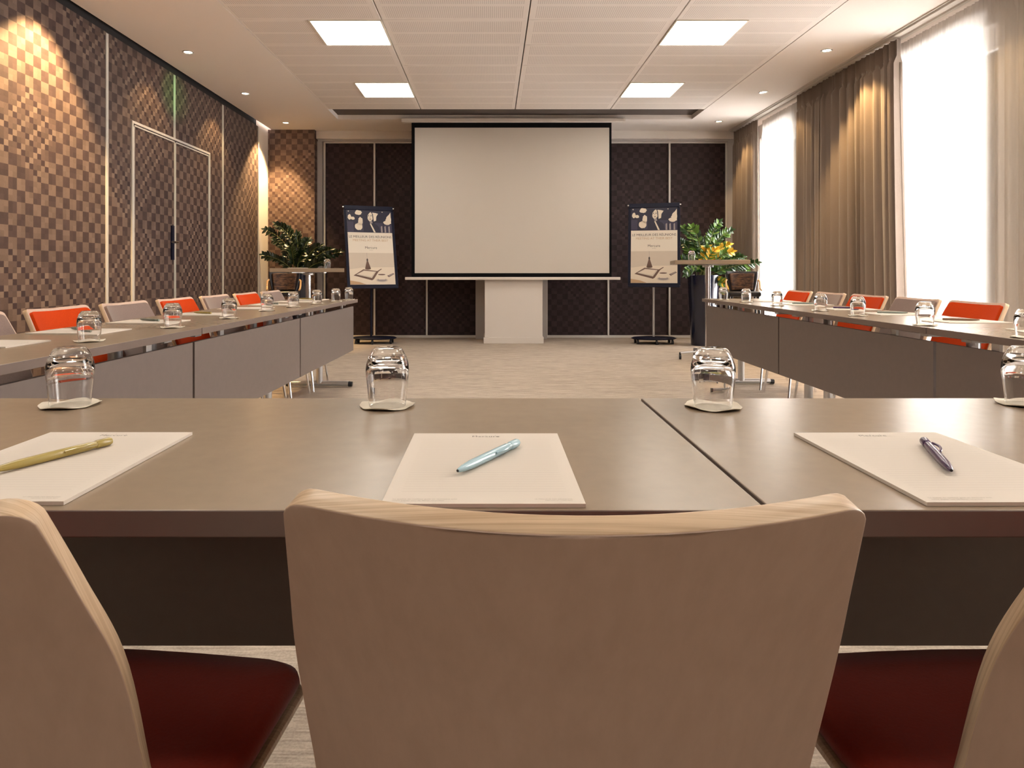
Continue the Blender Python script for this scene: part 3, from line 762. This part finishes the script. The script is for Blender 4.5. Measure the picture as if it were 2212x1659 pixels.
# ================================================================ FLIPCHARTS AND POSTERS
def make_poster(label):
    Wd, Ht = .60, 1.02
    fn = lambda lay: (lambda x, y: (x * Wd, -.002 - lay * .0004, -y * Ht))   # x -.5.. .5, y 0 top .. 1 bottom
    mb = MB(); mb.box(-Wd / 2, Wd / 2, -.002, 0, -Ht, 0)
    def poly(mi, pts, lay): mb.cur = mi; mb.flat(pts, fn(lay))
    def ell(mi, cx, cy, rx, ry, lay, n_=20, wob=0, sd=0):
        r_ = random.Random(sd); poly(mi, [(cx + rx * (1 + wob * r_.uniform(-1, 1)) * math.cos(2 * math.pi * k / n_), cy + ry * (1 + wob * r_.uniform(-1, 1)) * math.sin(2 * math.pi * k / n_)) for k in range(n_)], lay)
    # mats: 0 white 1 dark 2 violet 3 light 4 beige 5 brown 6 ink 7 gold 8 mid
    poly(1, [(-.5, 0), (.5, 0), (.5, .305), (-.5, .305)], 1)
    for (x0, x1, y0, y1) in [(-.5, -.36, .16, .30), (-.22, -.14, .12, .29), (.12, .30, .17, .30), (.32, .5, .19, .30)]: poly(2, [(x0, y0), (x1, y0), (x1, y1), (x0, y1)], 2)
    for k, (cx, cy, rx, ry) in enumerate([(-.44, .10, .038, .036), (-.37, .115, .045, .022), (-.24, .035, .075, .034), (-.245, .225, .085, .050), (-.20, .155, .05, .06), (.44, .115, .055, .05), (.40, .165, .085, .028), (.30, .02, .012, .006), (-.46, .02, .012, .007)]): ell(3, cx, cy, rx, ry, 3, 18, .12, k)
    poly(3, [(.49, .02), (.49, .18), (.36, .13), (.43, .07)], 4)
    ell(1, .01, .055, .085, .058, 4, 24)                       # hair
    poly(1, [(-.075, .05), (.10, .05), (.12, .20), (-.09, .20)], 4)
    poly(3, [(.075, .03), (.15, .035), (.205, .045), (.16, .085), (.15, .14), (.08, .155), (.05, .10)], 5)   # bright backdrop beside the head
    ell(3, .015, .085, .060, .066, 6, 28)                       # face
    poly(1, [(-.055, .065), (-.05, .03), (.0, .012), (.05, .02), (.01, .035), (-.03, .065), (-.04, .11), (-.055, .12)], 7)
    poly(1, [(.06, .03), (.085, .05), (.092, .10), (.10, .17), (.062, .165), (.075, .11)], 7)
    for ex in (-.012, .042): ell(1, ex, .077, .013, .0055, 8, 10); poly(1, [(ex - .018, .066), (ex, .061), (ex + .018, .064), (ex, .0645)], 8)
    poly(8, [(.016, .08), (.026, .103), (.012, .105)], 8); ell(5, .02, .122, .019, .006, 8, 12)
    poly(8, [(-.01, .14), (.055, .142), (.075, .19), (.02, .19)], 6)
    poly(1, [(-.15, .305), (-.12, .21), (-.04, .175), (.02, .18), (.10, .175), (.20, .215), (.24, .305)], 7)
    poly(3, [(.005, .185), (.03, .18), (.125, .30), (.085, .30)], 8)
    for x0 in (.17, .25, .33, .42): poly(8, [(x0, .22), (x0 + .03, .21), (x0 + .035, .30), (x0, .30)], 5)
    mb.cur = 6; mb.text('LE MEILLEUR DES RÉUNIONS', .045, lambda x, y: (x * 1.0 + 0, -.0032, y - .378 * Ht))
    mb.cur = 7; mb.text('MEETING AT THEIR BEST', .043, lambda x, y: (x, -.0032, y - .425 * Ht))
    mb.cur = 6; mb.text('Mercure', .047, lambda x, y: (x, -.0032, y - .525 * Ht))
    for k in (-.05, 0, .05): mb.text('.', .03, lambda x, y, k=k: (x + k, -.0032, y - .485 * Ht))
    mb.cur = 8; mb.text('HOTELS', .014, lambda x, y: (x, -.0032, y - .548 * Ht))
    poly(4, [(-.5, .58), (.5, .58), (.5, .80), (-.5, .80)], 1)
    poly(3, [(-.5, .80), (-.2, .775), (.5, .77), (.5, .9985), (-.5, .9985)], 2)
    poly(7, [(-.5, .945), (-.3, .965), (-.15, .9985), (-.5, .9985)], 3)
    poly(8, [(-.105, .58), (-.10, .58), (-.097, .67), (-.102, .67)], 3)
    ell(6, -.10, .675, .018, .02, 4, 12); poly(5, [(-.115, .69), (-.085, .69), (-.03, .79), (-.16, .79)], 4); ell(5, -.095, .79, .065, .013, 4, 16)
    poly(5, [(-.42, .88), (-.20, .80), (.14, .825), (.02, .93), (-.02, .945)], 4)
    poly(4, [(-.36, .868), (-.19, .815), (.08, .83), (-.02, .915)], 5); poly(3, [(-.32, .862), (-.18, .823), (.04, .835), (-.03, .895)], 6)
    poly(5, [(.10, .825), (.20, .79), (.21, .797), (.12, .835)], 7)
    ell(4, .20, .945, .14, .028, 5, 24); ell(8, .20, .943, .11, .018, 6, 24); poly(3, [(.10, .87), (.30, .87), (.27, .935), (.13, .935)], 7); ell(0, .20, .87, .10, .014, 8, 20); ell(5, .20, .870, .085, .009, 9, 20)
    poly(5, [(.32, .885), (.46, .85), (.49, .862), (.36, .905)], 7); poly(8, [(.345, .883), (.455, .856), (.475, .863), (.365, .893)], 8)
    o = mb.build('poster', [M['po_white'], M['po_dark'], M['po_violet'], M['po_light'], M['po_beige'], M['po_brown'], M['po_ink'], M['po_gold'], M['po_mid']], smooth=0, fix=False)
    return tag(o, label, 'poster', 'printed posters on the flipcharts')
def make_flip(label):
    t = thing('flipchart', label, 'flipchart', group='mobile flipchart easels')
    b_ = MB().box(-.325, .325, 0, .022, -1.10, -.02).build('board', M['navy'], t, bevel=.004)
    c_ = MB().box(-.33, .33, -.022, .03, -.055, .012).build('clamp_bar', M['navy'], t, bevel=.006)
    d_ = MB().box(-.33, .33, -.028, .01, -1.125, -1.10).build('pen_tray', M['navy'], t, bevel=.003)
    MB().tube([(-.335, 0, -.01), (-.355, 0, -.01)], .012, 12).build('clamp_knob', M['chrome'], t)
    MB().tube([(.335, 0, -.01), (.355, 0, -.01)], .012, 12).build('clamp_knob', M['chrome'], t)
    return t
TILT = []
def place_flip(board_px, D, yaw, lean, base_px, base_D, label, plabel, pole_mat='silver', pole_dx=0):
    # board pieces tilt together; pole and base stand upright
    t = thing('flipchart', label, 'flipchart', (0, 0, 0), 0, 'mobile flipchart easels')
    P0 = W(board_px[0], board_px[1], D)
    mt = Matrix.Translation(P0) @ Matrix.Rotation(yaw, 4, 'Z') @ Matrix.Rotation(-lean, 4, 'X')
    def add(mb, nm, m_, bev=0):
        o = mb.build(nm, m_, t, bevel=bev); o.matrix_local = mt @ Matrix.Identity(4); return o
    add(MB().box(-.325, .325, 0, .022, -1.10, -.02), 'board', M['navy'], .004)
    add(MB().box(-.33, .33, -.014, .03, -.05, .012), 'clamp_bar', M['navy'], .006)
    add(MB().box(-.33, .33, -.03, .01, -1.125, -1.102), 'pen_tray', M['navy'], .003)
    for s in (-1, 1):
        add(MB().tube([(s * .332, .008, -.01), (s * .35, .008, -.01)], .011, 12), 'clamp_knob', M['chrome'])
        add(MB().box(s * .331 - .006, s * .331 + .006, -.004, .026, -1.1, -.05), 'side_rail', M['navy'], .002)
    for k in range(4):
        add(MB().tube([(-.2 + .13 * k, -.022, -1.094), (-.09 + .13 * k, -.022, -1.094)], .008, 8), 'marker_pen', M[['po_white', 'orange', 'black', 'po_white'][k]]) if False else None
    bp = Vector(((base_px - CX) / F * base_D, base_D, 0))
    hub = mt @ Vector((0, .03, -.75))
    p_ = MB().tube([(bp.x + pole_dx, bp.y, .07), (bp.x + pole_dx, bp.y, .80)], .016, 14); p_.build('pole', M[pole_mat], t)
    p_ = MB().tube([(bp.x + pole_dx, bp.y, .60), (bp.x + pole_dx, bp.y, 1.02), tuple(hub)], .013, 12); p_.build('inner_pole', M['navy'], t)
    e = MB(); e.lathe([(0, .095), (.20, .095), (.28, .088), (.31, .075), (.28, .062), (0, .058)], 40); 
    e.v = [(x + bp.x, y * .62 + bp.y, z) for x, y, z in e.v]; e.build('base', M['navy'], t)
    for a in (-150, -90, -30, 30, 150):
        cx_, cy_ = bp.x + .27 * math.cos(R(a)), bp.y + .17 * math.sin(R(a))
        k = MB().tube([(cx_ - .014, cy_, .027), (cx_ + .014, cy_, .027)], .026, 16); k.tube([(cx_, cy_ + .008, .045), (cx_, cy_ + .008, .065)], .014, 10)
        k.build('caster', M['black'], t, bevel=.003)
    po = make_poster(plabel); po.matrix_world = mt @ Matrix.Translation((0, -.003, -.052)) if False else mt @ Matrix.Translation((0, -.002, -.05))
    return t
place_flip((796, 447), 8.95, R(24), R(14), 809, 9.12, 'navy flipchart easel on casters left of the projection screen', 'poster with a portrait photo clamped to the left flipchart', 'navy', -.045)
place_flip((1413, 441), 8.95, R(-15), R(9), 1412, 9.08, 'navy flipchart easel on casters right of the projection screen', 'poster with a portrait photo clamped to the right flipchart')

# ================================================================ HIGH TABLES
def high_table(label, c_px, D, z, rz, group):
    x = (c_px - CX) / F * D
    t = thing('high_table', label, 'high table', (x, D, 0), rz, group)
    MB().box(-.385, .385, -.385, .385, z - .042, z).build('tabletop', M['top'], t, bevel=.002)
    MB().tube([(0, 0, .07), (0, 0, z - .05)], .03, 20).build('column', M['chrome'], t)
    m_ = MB()
    for a in (45, 135): m_.box(-.26, .26, -.02, .02, z - .052, z - .042, Matrix.Rotation(R(a), 4, 'Z'))
    m_.lathe([(0, z - .075), (.06, z - .075), (.06, z - .05), (0, z - .05)], 20); m_.build('top_bracket', M['silver'], t)
    b_ = MB(); rd = []
    for a in (20, 110, 200, 290):
        d = Vector((math.cos(R(a)), math.sin(R(a)), 0)); b_.tube([(0, 0, .085), tuple(d * .33 + Vector((0, 0, .075)))], .014, 10); rd.append(d)
    b_.lathe([(0, .06), (.055, .06), (.055, .11), (0, .11)], 20); b_.build('base', M['silver'], t)
    for d in rd:
        e = d * .33; k = MB().tube([(e.x - .012, e.y, .028), (e.x + .012, e.y, .028)], .027, 14); k.tube([(e.x, e.y, .04), (e.x, e.y, .08)], .012, 8); k.build('caster', M['black'], t, bevel=.003)
    return t
GH = 'square high tables in the back corners'
high_table('square high table in the back left corner before the dark plant', 666, 7.5, 1.018, R(14), GH)
high_table('square high table in the back right corner before the green and yellow plant', 1529, 7.5, 1.105, R(-11), GH)
for (px, D, z, s) in [(707, 7.35, 1.018, 'on the high table in the back left corner'), (1494, 7.3, 1.105, 'on the high table in the back right corner')]:
    g = copy_tree(gp); g.location = ((px - CX) / F * D, D, z + .0005); g['label'] = 'upturned clear tumbler ' + s
for (px, D, z, rz, s) in [(643, 7.25, 1.018, .3, 'lying on the back left high table'), (1580, 7.3, 1.105, .5, 'lying on the back right high table')]:
    o = pp.copy(); COL.objects.link(o); o.location = ((px - CX) / F * D, D, z + .0005); o.rotation_euler = (0, 0, rz); o['label'] = 'white lined notepad ' + s
c_ = MB().box(-.105, .105, -.148, .148, 0, .003).build('leaflet', mat('purple_leaflet', (.28, .12, .30), .5)); c_.location = ((1525 - CX) / F * 7.35, 7.35, 1.1055); c_.rotation_euler = (0, 0, .2)
tag(c_, 'purple leaflet on the back right high table beside its tumbler', 'leaflet')

# ================================================================ PLANTS
def leaf(mb, base, d, up, L, wd):
    d = d.normalized(); s_ = d.cross(up).normalized() if d.cross(up).length > .01 else Vector((1, 0, 0)); n_ = s_.cross(d).normalized()
    rows = [(0, .08, 0), (.25, .8, .03), (.5, 1.0, .03), (.75, .72, -.01), (1.0, .02, -.08)]
    vs = []
    for t_, wf, hz in rows:
        c0 = base + d * L * t_ + n_ * L * hz
        vs += [c0 - s_ * wd * wf / 2 + n_ * wd * .12 * wf, c0, c0 + s_ * wd * wf / 2 + n_ * wd * .12 * wf]
    fs = []
    for i in range(4):
        for j in (0, 1): fs.append((i * 3 + j, i * 3 + j + 1, i * 3 + j + 4, i * 3 + j + 3))
    mb.add(vs, fs)
def plant(label, px, D, pot_top, tips, seed, rt, rb, yellow, names_):
    rnd = random.Random(seed); x = (px - CX) / F * D
    t = thing('potted_plant', label, 'potted plant', (x, D, 0), 0, 'tall potted plants')
    MB().lathe([(0, .0), (rb, .0), (rb + .004, .01), (rt, pot_top - .012), (rt, pot_top), (rt - .018, pot_top), (rt - .02, pot_top - .05), (0, pot_top - .05)], 44).build('pot', M['pot'], t)
    MB().lathe([(0, pot_top - .04), (rt - .022, pot_top - .045)], 30).build('soil', M['soil'], t)
    st = MB(); lf = MB(); ly = MB()
    for (tx, ty, off, kind) in tips:
        tip = W(tx, ty, D + off) - Vector((x, D, 0))
        b0 = Vector((rnd.uniform(-.08, .08), rnd.uniform(-.08, .08), pot_top - .06))
        mid = Vector((b0.x * .4 + tip.x * .35, tip.y * .4, b0.z + (tip.z - b0.z) * (.85 if tip.z > pot_top + .12 else 1.9) + (.12 if tip.z <= pot_top + .12 else 0)))
        pts = bez(b0, mid, tip, 14); st.tube(pts, [.009 - .0055 * i / 14 for i in range(15)], 6)
        tgt = ly if kind == 'y' else lf
        nl = 13
        for k in range(nl):
            u = .28 + .72 * k / (nl - 1); f_ = u * 14; i = min(int(f_), 13); p = pts[i].lerp(pts[i + 1], f_ - i); dr = (pts[i + 1] - pts[i]).normalized()
            side = dr.cross(Vector((0, 1, .25))).normalized()
            tgt.cur = 1 if rnd.random() < (.32 if kind != 'y' else .35) and kind != 'd' else 0
            for sg in (-1, 1):
                d = (dr * .75 + side * sg * 1.0 + Vector((0, rnd.uniform(-.5, .2), rnd.uniform(-.1, .25)))).normalized()
                leaf(tgt, p, d, Vector((rnd.uniform(-.3, .3), -1, .6)), rnd.uniform(.075, .11) * (1.0 - .25 * (k > nl - 3)), rnd.uniform(.040, .056))
        leaf(tgt, tip, (pts[-1] - pts[-2]), Vector((0, -1, .5)), .09, .035)
    st.build('stems', M['stem'], t)
    lf.build('foliage', [M['leaf'] if yellow else M['leaf_dark'], M['leaf_mid']], t, smooth=0, fix=False)
    if ly.v:
        o = ly.build('yellow_foliage', [M['leaf_yellow'], M['leaf_mid']], t, smooth=0, fix=False); o['label'] = 'yellow edged leaves'
    return t
plant('dark green potted plant in a navy pot in the back left corner', 648, 9.35, .955, [(576, 498, 0, 'd'), (600, 486, -.1, 'd'), (616, 492, .1, 'd'), (642, 508, 0, 'd'), (572, 552, -.1, 'd'), (665, 520, .1, 'd'), (690, 532, -.1, 'd'), (712, 540, 0, 'd'), (733, 545, .1, 'd'), (625, 530, -.2, 'd'), (655, 545, -.2, 'd'), (698, 565, -.1, 'd'), (594, 520, .1, 'd'), (672, 556, .1, 'd')], 5, .150, .115, False, None)
plant('green and yellow potted plant in a tall navy pot in the back right corner', 1519, 8.9, .935, [(1478, 494, 0, 'g'), (1495, 492, -.1, 'g'), (1470, 522, .1, 'g'), (1552, 482, 0, 'g'), (1535, 505, .1, 'g'), (1576, 500, -.1, 'g'), (1578, 545, -.15, 'y'), (1572, 530, .0, 'y'), (1545, 540, -.2, 'y'), (1632, 568, -.3, 'g'), (1600, 556, -.1, 'g'), (1612, 582, -.2, 'g'), (1510, 520, 0, 'g'), (1525, 535, -.15, 'y'), (1482, 590, -.2, 'g'), (1573, 615, -.2, 'y'), (1470, 560, 0, 'g')], 9, .205, .155, True, None)

# ================================================================ BAR CHAIRS
def bar_chair(label, px, D, rz):
    x = (px - CX) / F * D
    t = thing('bar_chair', label, 'bar chair', (x, D, 0), rz, 'hide-backed bar chairs')
    def bk(a, b):
        u = a * 2 - 1; z = .745 + .215 * b; wd = .125 + .025 * b
        return (u * wd, .150 + .05 * b - .04 * u * u, z)
    o = MB().grid(bk, 14, 8).build('back_pad', M['fur'], t, fix=False); s_ = o.modifiers.new('s', 'SOLIDIFY'); s_.thickness = .03; s_.offset = 0
    b_ = o.modifiers.new('b', 'BEVEL'); b_.width = .01; b_.segments = 3; b_.angle_limit = R(50)
    def shell(a, b):
        u = a * 2 - 1; z = .68 + .305 * b; wd = .175 + .015 * b - .05 * (1 - b) ** 2
        return (u * wd, .178 + .065 * b - .075 * u * u, z)
    o = MB().grid(shell, 14, 10).build('back_shell', M['leather'], t, fix=False); s_ = o.modifiers.new('s', 'SOLIDIFY'); s_.thickness = .02; s_.offset = 0
    b_ = o.modifiers.new('b', 'BEVEL'); b_.width = .006; b_.segments = 2; b_.angle_limit = R(50)
    MB().box(-.185, .185, -.19, .16, .675, .735).build('seat', M['leather'], t, bevel=.025, bseg=4)
    for s in (-1, 1):
        MB().tube([(s * .185, .12, .875), (s * .20, .08, .86), (s * .20, .03, .80), (s * .195, -.02, .765), (s * .19, -.14, .755)], .011, 10).build('armrest', M['gold'], t)
        for yy in (-.15, .14):
            MB().tube([(s * .15, yy, .68), (s * .19, yy * 1.35, .0)], [.013, .011], 10).build('leg', M['black'], t)
    m_ = MB(); q = [(-.178, -.19), (.178, -.19), (.178, .178), (-.178, .178)]
    for k in range(4): a, b2 = q[k], q[(k + 1) % 4]; m_.tube([(a[0], a[1], .25), (b2[0], b2[1], .25)], .009, 8)
    m_.build('foot_rail', M['chrome'], t)
    return t
bar_chair('brown hide bar chair with polished wooden arms beside the dark plant', 613, 8.3, R(14))
bar_chair('brown hide bar chair with dark frame between the yellow plant and the drape', 1606, 8.3, R(-14))
